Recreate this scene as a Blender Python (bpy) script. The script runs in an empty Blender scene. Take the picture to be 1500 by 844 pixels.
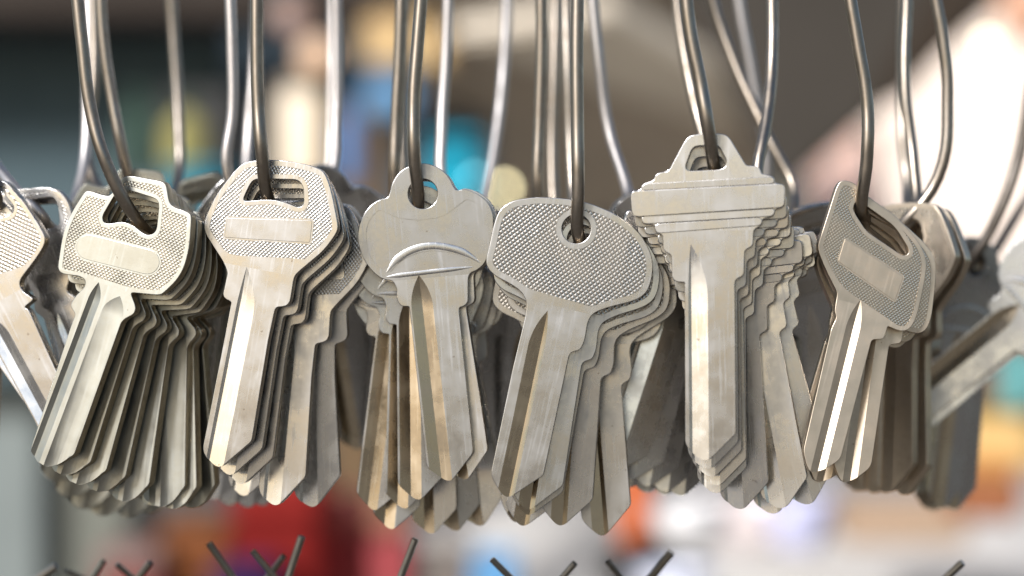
import bpy, bmesh, math, random
from mathutils import Vector, Matrix
random.seed(7)
R = math.radians
scene = bpy.context.scene
COL = scene.collection

# ------------------------------------------------------------------ camera
D = 0.406                      # metres from the lens to the front keys
LENS, SENSOR = 85.0, 36.0
WID = SENSOR / LENS * D        # width of the focal plane
cam_data = bpy.data.cameras.new('camera')
cam = bpy.data.objects.new('camera', cam_data)
COL.objects.link(cam)
cam.location = (0, -D, 0)
cam.rotation_euler = (R(90), 0, 0)
cam_data.lens = LENS
cam_data.sensor_width = SENSOR
cam_data.clip_start = 0.01
cam_data.clip_end = 300
cam_data.dof.use_dof = True
cam_data.dof.focus_distance = D - 0.0035
cam_data.dof.aperture_fstop = 9.2
scene.camera = cam

def P(px, py, y=0.0):
    """photo pixel (1500 x 844) at depth y (metres behind the focal plane) -> point"""
    k = WID / 1500 * (D + y) / D
    return Vector(((px - 750) * k, y, (422 - py) * k))

# ------------------------------------------------------------------ nodes
def new_mat(name):
    m = bpy.data.materials.new(name)
    m.use_nodes = True
    nt = m.node_tree
    b = nt.nodes['Principled BSDF']
    return m, nt, b

def nd(nt, typ, **kw):
    n = nt.nodes.new(typ)
    for k, v in kw.items():
        setattr(n, k, v)
    return n

def math_n(nt, op, a, b=None):
    n = nd(nt, 'ShaderNodeMath', operation=op)
    for i, v in enumerate((a, b)):
        if v is None: continue
        if isinstance(v, (int, float)): n.inputs[i].default_value = v
        else: nt.links.new(v, n.inputs[i])
    return n.outputs[0]

def metal(name, base, stain, rough=0.215, rvar=0.06, stain_amt=0.42, grain=0.25, knurl=None, brushed=0.0, scale=1.0, kstr=1.0):
    """worn metal: mottled colour, uneven gloss, fine grain; knurl = pitch in mm of a pyramid grid"""
    m, nt, b = new_mat(name)
    L = nt.links.new
    b.inputs['Metallic'].default_value = 1.0
    tc = nd(nt, 'ShaderNodeTexCoord')
    oi = nd(nt, 'ShaderNodeObjectInfo')
    off = nd(nt, 'ShaderNodeVectorMath', operation='SCALE')
    off.inputs[0].default_value = (0.31, 0.17, 0.23)
    L(oi.outputs['Random'], off.inputs['Scale'])
    add = nd(nt, 'ShaderNodeVectorMath', operation='ADD')
    L(tc.outputs['Object'], add.inputs[0]); L(off.outputs[0], add.inputs[1])
    n1 = nd(nt, 'ShaderNodeTexNoise'); n1.inputs['Scale'].default_value = 180*scale; n1.inputs['Detail'].default_value = 5
    n2 = nd(nt, 'ShaderNodeTexNoise'); n2.inputs['Scale'].default_value = 1100*scale; n2.inputs['Detail'].default_value = 4
    n3 = nd(nt, 'ShaderNodeTexNoise'); n3.inputs['Scale'].default_value = 4200; n3.inputs['Detail'].default_value = 3
    for n in (n1, n2, n3): L(add.outputs[0], n.inputs['Vector'])
    if brushed:
        mp = nd(nt, 'ShaderNodeMapping'); mp.inputs['Scale'].default_value = (1.0, 1.0, 0.06)
        L(add.outputs[0], mp.inputs['Vector']); L(mp.outputs[0], n3.inputs['Vector'])
    cr = nd(nt, 'ShaderNodeValToRGB')
    cr.color_ramp.elements[0].position = 0.42; cr.color_ramp.elements[0].color = (0, 0, 0, 1)
    cr.color_ramp.elements[1].position = 0.78; cr.color_ramp.elements[1].color = (1, 1, 1, 1)
    mixn = math_n(nt, 'ADD', math_n(nt, 'MULTIPLY', n1.outputs[0], 0.6), math_n(nt, 'MULTIPLY', n2.outputs[0], 0.4))
    L(mixn, cr.inputs[0])
    mx = nd(nt, 'ShaderNodeMix', data_type='RGBA')
    mx.inputs[6].default_value = (*base, 1); mx.inputs[7].default_value = (*stain, 1)
    amt = math_n(nt, 'ADD', math_n(nt, 'MULTIPLY', cr.outputs[0], stain_amt), math_n(nt, 'MULTIPLY', math_n(nt, 'FRACT', math_n(nt, 'MULTIPLY', oi.outputs['Random'], 7.13)), 0.30))
    L(amt, mx.inputs[0])
    # pin-head specks of tarnish
    sp = nd(nt, 'ShaderNodeTexNoise'); sp.inputs['Scale'].default_value = 900; sp.inputs['Detail'].default_value = 1
    L(add.outputs[0], sp.inputs['Vector'])
    spk = math_n(nt, 'MULTIPLY', math_n(nt, 'GREATER_THAN', sp.outputs[0], 0.79), 0.5)
    mx2 = nd(nt, 'ShaderNodeMix', data_type='RGBA')
    mx2.inputs[7].default_value = (stain[0]*.45, stain[1]*.36, stain[2]*.28, 1)
    L(spk, mx2.inputs[0]); L(mx.outputs[2], mx2.inputs[6])
    # every key came out of the bath a little lighter or darker
    hs = nd(nt, 'ShaderNodeHueSaturation')
    L(math_n(nt, 'ADD', math_n(nt, 'MULTIPLY', oi.outputs['Random'], 0.16), 0.92), hs.inputs['Value'])
    L(mx2.outputs[2], hs.inputs['Color'])
    L(hs.outputs[0], b.inputs['Base Color'])
    rr = math_n(nt, 'ADD', math_n(nt, 'MULTIPLY', n2.outputs[0], rvar*2), rough - rvar)
    # hairline scratches, rougher and a touch darker than the plating
    ms = nd(nt, 'ShaderNodeMapping'); ms.inputs['Scale'].default_value = (1.0, 1.0, 0.035); ms.inputs['Rotation'].default_value = (0, R(14), 0)
    ns = nd(nt, 'ShaderNodeTexNoise'); ns.inputs['Scale'].default_value = 2600; ns.inputs['Detail'].default_value = 2
    L(add.outputs[0], ms.inputs['Vector']); L(ms.outputs[0], ns.inputs['Vector'])
    sc = nd(nt, 'ShaderNodeMapRange'); sc.inputs[1].default_value = 0.56; sc.inputs[2].default_value = 0.72
    L(ns.outputs[0], sc.inputs[0])
    big = nd(nt, 'ShaderNodeMapRange'); big.inputs[1].default_value = 0.4; big.inputs[2].default_value = 0.65
    L(n1.outputs[0], big.inputs[0])
    rr = math_n(nt, 'ADD', rr, math_n(nt, 'MULTIPLY', sc.outputs[0], 0.08))
    rr = math_n(nt, 'ADD', rr, math_n(nt, 'MULTIPLY', big.outputs[0], 0.13))
    L(rr, b.inputs['Roughness'])
    bp = nd(nt, 'ShaderNodeBump'); bp.inputs['Strength'].default_value = grain; bp.inputs['Distance'].default_value = 0.000005
    h = math_n(nt, 'ADD', n3.outputs[0], math_n(nt, 'MULTIPLY', n2.outputs[0], 0.8))
    L(h, bp.inputs['Height'])
    last = bp.outputs[0]
    if knurl:
        sx = nd(nt, 'ShaderNodeSeparateXYZ'); L(tc.outputs['Object'], sx.inputs[0])
        p = knurl / 1000.0
        def tri(v):
            t = math_n(nt, 'PINGPONG', math_n(nt, 'DIVIDE', v, p), 0.5)
            return math_n(nt, 'MULTIPLY', t, 2.0)
        a = tri(math_n(nt, 'ADD', sx.outputs[0], math_n(nt, 'MULTIPLY', sx.outputs[2], 0.8)))
        c = tri(math_n(nt, 'SUBTRACT', sx.outputs[0], math_n(nt, 'MULTIPLY', sx.outputs[2], 0.8)))
        hh = math_n(nt, 'MINIMUM', math_n(nt, 'MINIMUM', a, c), 0.78)
        k2 = nd(nt, 'ShaderNodeBump'); k2.inputs['Strength'].default_value = kstr; k2.inputs['Distance'].default_value = p * 0.075
        wear = nd(nt, 'ShaderNodeMapRange'); wear.inputs[1].default_value = 0.36; wear.inputs[2].default_value = 0.62   # worn smooth in places
        wear.inputs[3].default_value = kstr; wear.inputs[4].default_value = kstr*0.65
        L(n1.outputs[0], wear.inputs[0]); L(wear.outputs[0], k2.inputs['Strength'])
        L(hh, k2.inputs['Height']); L(last, k2.inputs['Normal'])
        last = k2.outputs[0]
        # dirt lies in the bottom of the knurling
        gr = nd(nt, 'ShaderNodeMapRange'); gr.inputs[1].default_value = 0.0; gr.inputs[2].default_value = 0.30
        gr.inputs[3].default_value = 0.9; gr.inputs[4].default_value = 0.0
        L(hh, gr.inputs[0])
        mx3 = nd(nt, 'ShaderNodeMix', data_type='RGBA'); mx3.inputs[7].default_value = (stain[0]*.6, stain[1]*.55, stain[2]*.5, 1)
        L(math_n(nt, 'MULTIPLY', gr.outputs[0], math_n(nt, 'ADD', math_n(nt, 'MULTIPLY', n1.outputs[0], 1.6), -0.05)), mx3.inputs[0]); L(hs.outputs[0], mx3.inputs[6]); L(mx3.outputs[2], b.inputs['Base Color'])
    L(last, b.inputs['Normal'])
    return m

NICKEL, NSTAIN = (0.585, 0.585, 0.59), (0.37, 0.345, 0.305)
M = {}
M['nickel'] = metal('satin nickel', NICKEL, NSTAIN)
M['nickel_edge'] = metal('sheared nickel edge', (0.42, 0.37, 0.30), (0.26, 0.20, 0.13), rough=0.22, stain_amt=0.7)  # dark surroundings the edges mirror are put into this colour
M['nickel_groove'] = metal('milled nickel', (0.86, 0.86, 0.85), (0.6, 0.57, 0.5), rough=0.2, stain_amt=0.3, brushed=1)  # sheen of the cut floor is put into a paler colour
M['groove_warm'] = metal('milled groove with warm reflection', (0.62, 0.53, 0.40), (0.46, 0.36, 0.24), rough=0.22, stain_amt=0.4, brushed=1)  # tan tint stands for warm things reflected in the groove
M['aged'] = metal('aged nickel', (0.46, 0.47, 0.44), (0.33, 0.305, 0.23), rough=0.33, stain_amt=0.7)
M['aged_edge'] = metal('aged edge with brown reflection', (0.54, 0.46, 0.33), (0.22, 0.16, 0.085), rough=0.36, stain_amt=0.8, grain=0.5)  # brown of the surroundings is put into the edge colour
M['champ'] = metal('nickel with warm reflection', (0.74, 0.65, 0.535), (0.44, 0.34, 0.23), rough=0.36, stain_amt=0.45)  # warm light reflected from the right is tinted into the nickel
M['champ_edge'] = metal('edge with warm reflection', (0.56, 0.47, 0.36), (0.26, 0.19, 0.12), rough=0.34)  # same warm reflection tinted into the cut edge
M['grip_aged'] = metal('aged knurling', (0.55, 0.55, 0.51), (0.36, 0.32, 0.25), knurl=0.64, kstr=1.0)
M['grip'] = metal('nickel knurling', (0.58, 0.575, 0.565), NSTAIN, knurl=0.62)
M['grip_fine'] = metal('fine nickel knurling', (0.50, 0.485, 0.46), (0.34, 0.30, 0.25), knurl=0.78)
M['grip_champ'] = metal('knurling with warm reflection', (0.80, 0.71, 0.59), (0.50, 0.41, 0.30), knurl=0.56)  # knurling with the warm reflection put into its colour
M['wire'] = metal('dull steel wire', (0.36, 0.32, 0.275), (0.20, 0.155, 0.11), rough=0.30, stain_amt=0.6, grain=0.35, scale=1.5)
M['wire_lit'] = metal('steel wire with light tint', (0.55, 0.52, 0.50), (0.4, 0.35, 0.31), rough=0.42, stain_amt=0.4)  # lit copy of the wire, light caught at the rear painted in
M['wire_shade'] = metal('steel wire with shade tint', (0.20, 0.18, 0.16), (0.12, 0.09, 0.065), rough=0.4, stain_amt=0.6, grain=0.35, scale=1.5)  # same steel darkened against the sun, shade put into its colour
M['prong'] = metal('dark steel prong', (0.26, 0.245, 0.22), (0.13, 0.11, 0.08), rough=0.36, stain_amt=0.6)

# ------------------------------------------------------------------ mesh helpers
def finish(me, mats, angle=30, flat=False):
    for m in mats: me.materials.append(m)
    for p in me.polygons: p.use_smooth = True
    me.set_sharp_from_angle(angle=R(angle))
    if flat:      # planar faces keep their own normal; only the rounded edges are shaded smooth
        for p in me.polygons: p.use_smooth = abs(p.normal.y) < 0.9985

def link(name, me, parent=None):
    o = bpy.data.objects.new(name, me)
    COL.objects.link(o)
    if parent: o.parent = parent
    return o

def area(pts):
    return 0.5 * sum(pts[i][0]*pts[(i+1) % len(pts)][1] - pts[(i+1) % len(pts)][0]*pts[i][1] for i in range(len(pts)))

def fillet(pts, rdef=2.2, seg=5):
    """round every corner of a closed polygon; a point is (x, y) or (x, y, reach)"""
    out, n = [], len(pts)
    for i in range(n):
        p = Vector(pts[i][:2]); a = Vector(pts[i-1][:2]); c = Vector(pts[(i+1) % n][:2])
        r = pts[i][2] if len(pts[i]) > 2 else rdef
        la, lc = (a-p).length, (c-p).length
        t1, t2 = min(r, 0.48*la), min(r, 0.48*lc)
        p0 = p + (a-p)/max(la, 1e-9)*t1; p2 = p + (c-p)/max(lc, 1e-9)*t2
        if r < 1e-6:
            out.append(tuple(p)); continue
        for k in range(seg+1):
            t = k/seg
            q = p0*(1-t)**2 + p*2*t*(1-t) + p2*t*t
            out.append((q.x, q.y))
    res = []
    for q in out:
        if not res or (Vector(q)-Vector(res[-1])).length > 0.02: res.append(q)
    if (Vector(res[0])-Vector(res[-1])).length < 0.02: res.pop()
    return res

def inset(pts, d):
    """move a closed polygon's sides inwards by d (outwards if negative)"""
    pts = [Vector(p[:2]) for p in pts]
    s = 1 if area(pts) > 0 else -1
    n = len(pts); out = []
    for i in range(n):
        a, p, c = pts[i-1], pts[i], pts[(i+1) % n]
        e1 = (p-a).normalized(); e2 = (c-p).normalized()
        n1 = Vector((-e1.y, e1.x))*s; n2 = Vector((-e2.y, e2.x))*s
        b = n1+n2
        if b.length < 1e-4: b = n1
        b.normalize()
        k = max(b.dot(n1), 0.45)
        q = p + b*(d/k)
        out.append((q.x, q.y))
    return out

def circle(cx, cy, r, n=40):
    return [(cx+r*math.cos(2*math.pi*i/n), cy+r*math.sin(2*math.pi*i/n)) for i in range(n)]

def plate(loops, z0, z1, bev=0.0, res=2):
    """flat plate (mm) with holes between z0 and z1, its edges rounded by bev -> mesh"""
    cu = bpy.data.curves.new('outline', 'CURVE')
    cu.dimensions = '2D'; cu.fill_mode = 'BOTH'
    cu.extrude = (z1-z0)/2 - bev; cu.bevel_depth = bev; cu.bevel_resolution = res; cu.offset = -bev
    for lp in loops:
        sp = cu.splines.new('POLY'); sp.points.add(len(lp)-1)
        for i, p in enumerate(lp): sp.points[i].co = (p[0], p[1], 0, 1)
        sp.use_cyclic_u = True
    ob = bpy.data.objects.new('outline', cu); COL.objects.link(ob)
    dg = bpy.context.evaluated_depsgraph_get()
    me = bpy.data.meshes.new_from_object(ob.evaluated_get(dg))
    bpy.data.objects.remove(ob); bpy.data.curves.remove(cu)
    bm = bmesh.new(); bm.from_mesh(me)
    bmesh.ops.remove_doubles(bm, verts=bm.verts, dist=1e-4)
    bmesh.ops.translate(bm, verts=bm.verts, vec=(0, 0, (z0+z1)/2))
    bmesh.ops.recalc_face_normals(bm, faces=bm.faces)
    bm.to_mesh(me); bm.free()
    me.materials.clear()
    return me

def boolean(me, cutters):
    ob = link('work', me); obs = []
    for c in cutters:
        oc = link('cutter', c); obs.append(oc)
        md = ob.modifiers.new('b', 'BOOLEAN'); md.operation = 'DIFFERENCE'; md.solver = 'EXACT'; md.object = oc
    dg = bpy.context.evaluated_depsgraph_get()
    out = bpy.data.meshes.new_from_object(ob.evaluated_get(dg))
    bpy.data.objects.remove(ob)
    for oc in obs: bpy.data.objects.remove(oc)
    out.materials.clear()
    return out

def to_world_axes(me):
    """mm in the xy plane, front face up -> metres, standing up, front face towards -y"""
    for v in me.vertices:
        x, y, z = v.co
        v.co = (x/1000, -z/1000, y/1000)
    me.update()

def groove_cutter(top, direction, left, bottom, right, depth, zf, wheel, length):
    """V-shaped milling whose wheel lifts out at the top; left/bottom/right are offsets across the blade"""
    u = Vector(direction).normalized(); v = Vector((-u.y, u.x))
    if v.x < 0: v = -v
    top = Vector(top)
    run = math.sqrt(2*wheel*depth)
    secs = []
    N = 14
    for i in range(N+1):
        s = run*i/N
        d = depth - (run-s)**2/(2*wheel)
        secs.append((s, d))
    secs.append((length, depth))
    ext = 1.6
    bm = bmesh.new(); rings = []
    for s, d in secs:
        lift = depth - d
        ring = []
        for off, z in ((bottom+(left-bottom)*ext, (ext-1)*depth), (bottom, -depth), (bottom+(right-bottom)*ext, (ext-1)*depth)):
            c = top + u*s + v*off
            ring.append(bm.verts.new((c.x, c.y, zf + z + lift)))
        rings.append(ring)
    for a, b in zip(rings, rings[1:]):
        for k in range(3):
            bm.faces.new((a[k], a[(k+1) % 3], b[(k+1) % 3], b[k]))
    bm.faces.new(rings[0]); bm.faces.new(rings[-1][::-1])
    bmesh.ops.recalc_face_normals(bm, faces=bm.faces)
    me = bpy.data.meshes.new('cutter'); bm.to_mesh(me); bm.free()
    return me

def sweep_ridge(pts, w, h, z):
    """low rounded ridge (mm) along a line of points, sunk a little into the plate"""
    bm = bmesh.new(); rings = []
    n = len(pts)
    for i, p in enumerate(pts):
        p = Vector(p)
        t = (Vector(pts[min(i+1, n-1)]) - Vector(pts[max(i-1, 0)])).normalized()
        nn = Vector((-t.y, t.x))
        f = min(1.0, 0.25 + 4.0*min(i, n-1-i)/n)
        ring = []
        for k in range(7):
            a = math.pi*k/6
            q = p + nn*math.cos(a)*w/2*f
            ring.append(bm.verts.new((q.x, q.y, z - 0.05 + (h*f+0.05)*math.sin(a))))
        rings.append(ring)
    for a, b in zip(rings, rings[1:]):
        for k in range(6): bm.faces.new((a[k], a[k+1], b[k+1], b[k]))
    bm.faces.new(rings[0]); bm.faces.new(rings[-1])
    bmesh.ops.recalc_face_normals(bm, faces=bm.faces)
    me = bpy.data.meshes.new('ridge'); bm.to_mesh(me); bm.free()
    return me

def rot_of(yaw, pitch, roll):
    return Matrix.Rotation(R(yaw), 3, 'Z') @ Matrix.Rotation(R(pitch), 3, 'X') @ Matrix.Rotation(R(roll), 3, 'Y')

class Trace:
    """turns pixels of the photograph that lie on a key's front face into that key's own millimetres"""
    def __init__(self, pivot_px, y, yaw, pitch, roll, t):
        self.o = P(*pivot_px, y); self.m = rot_of(yaw, pitch, roll); self.t = t
        self.cam = Vector((0, -D, 0))
        self.n = self.m @ Vector((0, -1, 0))
        self.p0 = self.o + self.n*(t/2000)
    def __call__(self, pt, z=None):
        zx, zy = (pt[0], pt[1])
        if z: zx, zy = z[1] + zx*z[0], z[2] + zy*z[0]
        d = P(zx, zy, 0) - self.cam
        s = (self.p0 - self.cam).dot(self.n)/d.dot(self.n)
        w = self.cam + d*s - self.o
        l = self.m.transposed() @ w
        return (l.x*1000, l.z*1000) + tuple(pt[2:])

KIND = {}

def build_kind(key, pivot, y, yaw, pitch, roll, t, head, blade, holes=(), panel=None, chord=None, fskip=1, rim=0.9, grooves=(), split=None,
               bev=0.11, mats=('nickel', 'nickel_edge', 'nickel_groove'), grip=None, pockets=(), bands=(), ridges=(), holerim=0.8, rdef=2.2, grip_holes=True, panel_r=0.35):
    tr = Trace(pivot, y, yaw, pitch, roll, t)
    cv = lambda seq: [tr(p[0], p[1]) for p in seq]
    H, B = cv(head), cv(blade)
    outline = fillet(H + B, rdef)
    HL = []
    for h in holes:
        if h[0] == 'circle':
            c = tr(h[1], h[3]); e = tr((h[1][0]+h[2], h[1][1]), h[3])
            HL.append(circle(c[0], c[1], abs(Vector(e[:2]).x - c[0]) + 0.0))
        else:
            HL.append(fillet(cv(h[1]), h[2]))
    zf = t/2
    me = plate([outline] + HL, -zf, zf, bev)
    cut = []
    gdefs = []
    bl_dir = None
    for g in grooves:
        top = tr(*g['top']); lo_l = tr(*g['l']); lo_r = tr(*g['r'])
        a, b_ = tr(*g['dir'][0]), tr(*g['dir'][1])
        u = (Vector(b_[:2]) - Vector(a[:2])).normalized()
        v = Vector((-u.y, u.x)); v = v if v.x > 0 else -v
        xl = (Vector(lo_l[:2])-Vector(top[:2])).dot(v); xr = (Vector(lo_r[:2])-Vector(top[:2])).dot(v)
        xb = xl + (xr-xl)*g.get('f', 0.6)
        cut.append(groove_cutter(top[:2], u, xl, xb, xr, g['d'], zf, g.get('wheel', 24), 70))
        gdefs.append((Vector(top[:2]), v, xl-0.1, xr+0.1))
    fld = None
    if grip:
        hp = list(H)
        if chord:
            hp = [tr(*chord[0])] + hp[fskip:-1] + [tr(*chord[1])]
        fo = fillet(inset(hp, rim), rdef*0.8)
        isl = []
        if grip_holes:
            isl = [inset(h, -holerim) for h in HL]
        pan = None
        if panel:
            pl = cv(panel)
            pan = fillet(pl, panel_r)
            isl.append(inset(pan, -0.26))
        pocket = plate([fo], zf-0.2, zf+0.5, 0)
        fld = plate([inset(fo, 0.02)], zf-0.3, zf-0.07, 0)
        for i in isl:                       # one at a time: a hole's rim may run out into the outer rim
            pocket = boolean(pocket, [plate([i], zf-1, zf+1, 0)])
            fld = boolean(fld, [plate([inset(i, -0.02)], zf-1, zf+1, 0)])
        cut.append(pocket)
    elif panel:
        pan = fillet(cv(panel), panel_r)
    for pk in pockets:
        cut.append(plate([fillet(cv(pk), 1.2)], zf-0.14, zf+0.5, 0))
    for c in cut:
        me = boolean(me, [c])
    # material slots: 0 face, 1 sheared edge, 2 milled groove
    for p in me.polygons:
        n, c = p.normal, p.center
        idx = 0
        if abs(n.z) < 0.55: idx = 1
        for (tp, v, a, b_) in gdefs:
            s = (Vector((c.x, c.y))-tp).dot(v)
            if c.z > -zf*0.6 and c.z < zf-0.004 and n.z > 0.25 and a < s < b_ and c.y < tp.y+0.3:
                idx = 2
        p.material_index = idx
    # part the blank into head and blade along one straight line
    ys = (H[0][1] + H[-1][1])/2 if split is None else tr(*split)[1]
    parts = []
    for keep in (1, -1):
        bm = bmesh.new(); bm.from_mesh(me)
        bmesh.ops.bisect_plane(bm, geom=bm.verts[:]+bm.edges[:]+bm.faces[:], plane_co=(0, ys, 0), plane_no=(0, 1, 0),
                               clear_inner=keep > 0, clear_outer=keep < 0, dist=1e-5)
        m2 = bpy.data.meshes.new(key); bm.to_mesh(m2); bm.free()
        to_world_axes(m2)
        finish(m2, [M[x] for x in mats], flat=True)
        parts.append(m2)
    K = {'head': parts[0], 'blade': parts[1], 'sub': [], 'roll': roll, 'yaw': yaw, 'pitch': pitch}
    if fld:
        to_world_axes(fld); finish(fld, [M[grip]], flat=True); K['sub'].append(('textured_grip', fld))
    if panel:
        pm = plate([pan], zf-0.25, zf+0.07, 0.06); to_world_axes(pm); finish(pm, [M[mats[0]]], flat=True); K['sub'].append(('blank_panel', pm))
    for bd, h, nm in bands:
        pm = plate([fillet(cv(bd), 0.9)], -zf-h*0.5, zf+h, 0.1); to_world_axes(pm)
        finish(pm, [M[mats[0]], M[mats[1]]], flat=True); K['sub'].append((nm, pm))
        for p in pm.polygons:
            if abs(p.normal.y) < 0.5: p.material_index = 1
    for rd, w, h in ridges:
        q = cv(rd)
        fine = []
        for i in range(len(q)-1):          # Catmull-Rom through the traced points
            p0, p1, p2, p3 = (Vector(q[max(i-1, 0)][:2]), Vector(q[i][:2]), Vector(q[i+1][:2]), Vector(q[min(i+2, len(q)-1)][:2]))
            for k in range(6):
                s = k/6
                fine.append(0.5*((2*p1)+(p2-p0)*s+(2*p0-5*p1+4*p2-p3)*s*s+(3*p1-p0-3*p2+p3)*s**3))
        fine.append(Vector(q[-1][:2]))
        pm = sweep_ridge(fine, w, h, zf); to_world_axes(pm); finish(pm, [M[mats[0]]], 60); K['sub'].append(('raised_ridge', pm))
    KIND[key] = K
    return K

# the enlarged views the outlines were measured in: scale, x0, y0
Z1 = (350/1182, 0, 200); Z2 = (350/844, 0, 450)
Z3 = (280/788, 280, 200); Z4 = (280/649, 280, 480)
Z5 = (280/844, 500, 220); Z6 = (280/738, 500, 480)
Z7 = (300/938, 690, 270); Z8 = (300/844, 690, 500)
Z9 = (320/844, 890, 180); Z10 = (330/870, 880, 460)
Z11 = (350/985, 1150, 240); Z12 = (350/923, 1150, 440)
def zz(z, *pts): return [(p, z) for p in pts]
def stadium(c1, c2, r, n=9):
    a0 = math.atan2(c2[1]-c1[1], c2[0]-c1[0])
    return [(c2[0]+r*math.cos(a0-math.pi/2+math.pi*k/n), c2[1]+r*math.sin(a0-math.pi/2+math.pi*k/n)) for k in range(n+1)] + \
           [(c1[0]+r*math.cos(a0+math.pi/2+math.pi*k/n), c1[1]+r*math.sin(a0+math.pi/2+math.pi*k/n)) for k in range(n+1)]

FRONT = {}   # bunch -> pivot pixel, depth (m), yaw, pitch, roll of its front key
FRONT['oval'] = ((200, 322), -0.005, -14, 0, 17.5)
FRONT['hex'] = ((391, 284), -0.004, -8, 0, 10.5)
FRONT['round'] = ((613, 296), 0.0012, -2, 0, -5)
FRONT['broad'] = ((847, 345), -0.006, -3, 0, 13.5)
FRONT['step'] = ((1045, 238), -0.0135, -8, 0, -1)
FRONT['slant'] = ((1262, 308), -0.004, 3, 0, 15)

# 1 oval panel blanks
build_kind('oval', *FRONT['oval'], 2.2,
    zz(Z1, (645,772,.6),(790,786,1),(815,770),(895,690),(935,570),(948,405),(940,378,1.2),(862,352,1),(836,328,1),(822,238,1),(800,222,1),(632,193,1),(602,208,1),(545,296,1),(512,292,1),(432,266,1),(412,282,1.2),(345,390),(310,480),(284,655,1),(306,680,.8),(395,692,.5)),
    zz(Z1, (424,712,.8),(418,748,.6),(372,790,.6),(346,836,.6)) + zz(Z2, (266,26,.4),(252,62,.3),(105,510,1),(128,545,.7),(160,565,.7),(200,558,.8),(262,522,.5),(428,56,.3),(440,42,.5),(474,24,.6),(480,2,.6)),
    holes=[('poly', zz(Z1, (505,395),(512,428),(542,432),(600,420),(655,437),(712,482),(742,490),(774,468),(787,335),(772,308),(660,272),(585,262),(548,322)), 0.9)],
    panel=[(p, Z1) for p in stadium((440,548),(728,620),62)], panel_r=0.3,
    rim=0.75, holerim=0.7, grip='grip_aged', mats=('aged', 'aged_edge', 'aged'),
    grooves=[dict(top=((458,708), Z1), l=((108,508), Z2), r=((140,545), Z2), f=0.35, d=0.55, dir=(((282,40), Z2), ((105,510), Z2)), wheel=10),
             dict(top=((560,775), Z1), l=((158,545), Z2), r=((246,530), Z2), f=0.55, d=0.28, dir=(((282,40), Z2), ((105,510), Z2)), wheel=20)])
# 2 six-sided blanks with a rectangular panel
build_kind('hex', *FRONT['hex'], 2.0,
    zz(Z3, (425,577,.8),(445,556,1.2),(548,470,1.5),(602,396,1.5),(606,366,1.5),(580,230),(556,158,1.6),(532,132,1.6),(440,106),(330,94),(228,102,1.6),(188,130,1.6),(98,245),(52,350,1.4),(54,395,1.2),(134,520,1)),
    zz(Z3, (150,562,.5),(130,652,.6),(138,668,.5),(166,682,.4)) + zz(Z4, (118,10,.3),(38,415,1),(52,445,2),(84,474,2),(108,470,.6),(206,386,.6)) + zz(Z3, (318,842,.3),(345,716,.3),(352,704,.4),(392,700,.8),(408,682,.8)),
    holes=[('poly', zz(Z3, (213,262,.7),(240,200,1.4),(262,174,1.2),(440,178,.9),(462,205,.9),(466,278,.9),(448,295,.9),(380,268,1.5),(320,258,1.5),(230,266,.7)), 0.8)],
    panel=zz(Z3, (150,336),(500,346),(490,438),(136,416)), chord=(((445,528), Z3), ((138,512), Z3)),
    rim=0.95, holerim=0.8, grip='grip',
    grooves=[dict(top=((268,546), Z3), l=((52,440), Z4), r=((110,468), Z4), f=0.14, d=0.62, dir=(((118,10), Z4), ((38,415), Z4)), wheel=50)])
# 3 round blanks with a looped top
build_kind('round', *FRONT['round'], 2.0,
    zz(Z5, (560,560,.5),(572,540,.8),(600,530,.8),(640,495,1.5),(658,420),(672,340),(672,282),(648,228),(600,190),(545,168,1.5),(512,180,.8),(496,165,1),(475,115),(430,75),(370,55),(310,65),(258,92),(225,142),(214,190,1.2),(204,212,.8),(165,218,1.5),(118,252),(82,312),(68,390),(90,470),(130,530),(178,570,1.2)),
    zz(Z5, (228,577,.6),(246,612,.6),(246,664,.6),(264,690,.6),(300,690,.3)) + zz(Z6, (330,540,.8),(372,572,2),(402,592,1.5),(428,590,.7),(510,482,.6)) + zz(Z5, (521,720,.3),(520,696,.3),(548,686,.8),(560,668,.6)),
    holes=[('circle', (360,193), 66, Z5)],
    pockets=[zz(Z5, (108,400),(112,330),(140,285),(168,262,.4),(250,300),(350,310),(450,293),(552,216,.4),(600,232),(636,282),(642,340),(628,430),(606,482,.4),(540,436),(430,412),(320,430),(240,478),(188,535,.5),(150,505),(118,455)),
             zz(Z5, (212,540,.4),(262,486),(340,450),(420,442),(520,460),(590,498,.4),(560,508,.4))],
    ridges=[(zz(Z5, (200,540),(250,480),(330,436),(420,424),(530,448),(612,496)), 1.3, 0.045),
            (zz(Z5, (200,560),(300,548),(420,534),(580,516)), 0.9, 0.05)],
    grooves=[dict(top=((375,548), Z5), l=((340,548), Z6), r=((428,584), Z6), f=0.5, d=0.65, dir=(((300,230), Z6), ((332,520), Z6)), wheel=22)],
    mats=('nickel', 'nickel_edge', 'groove_warm'))
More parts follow.
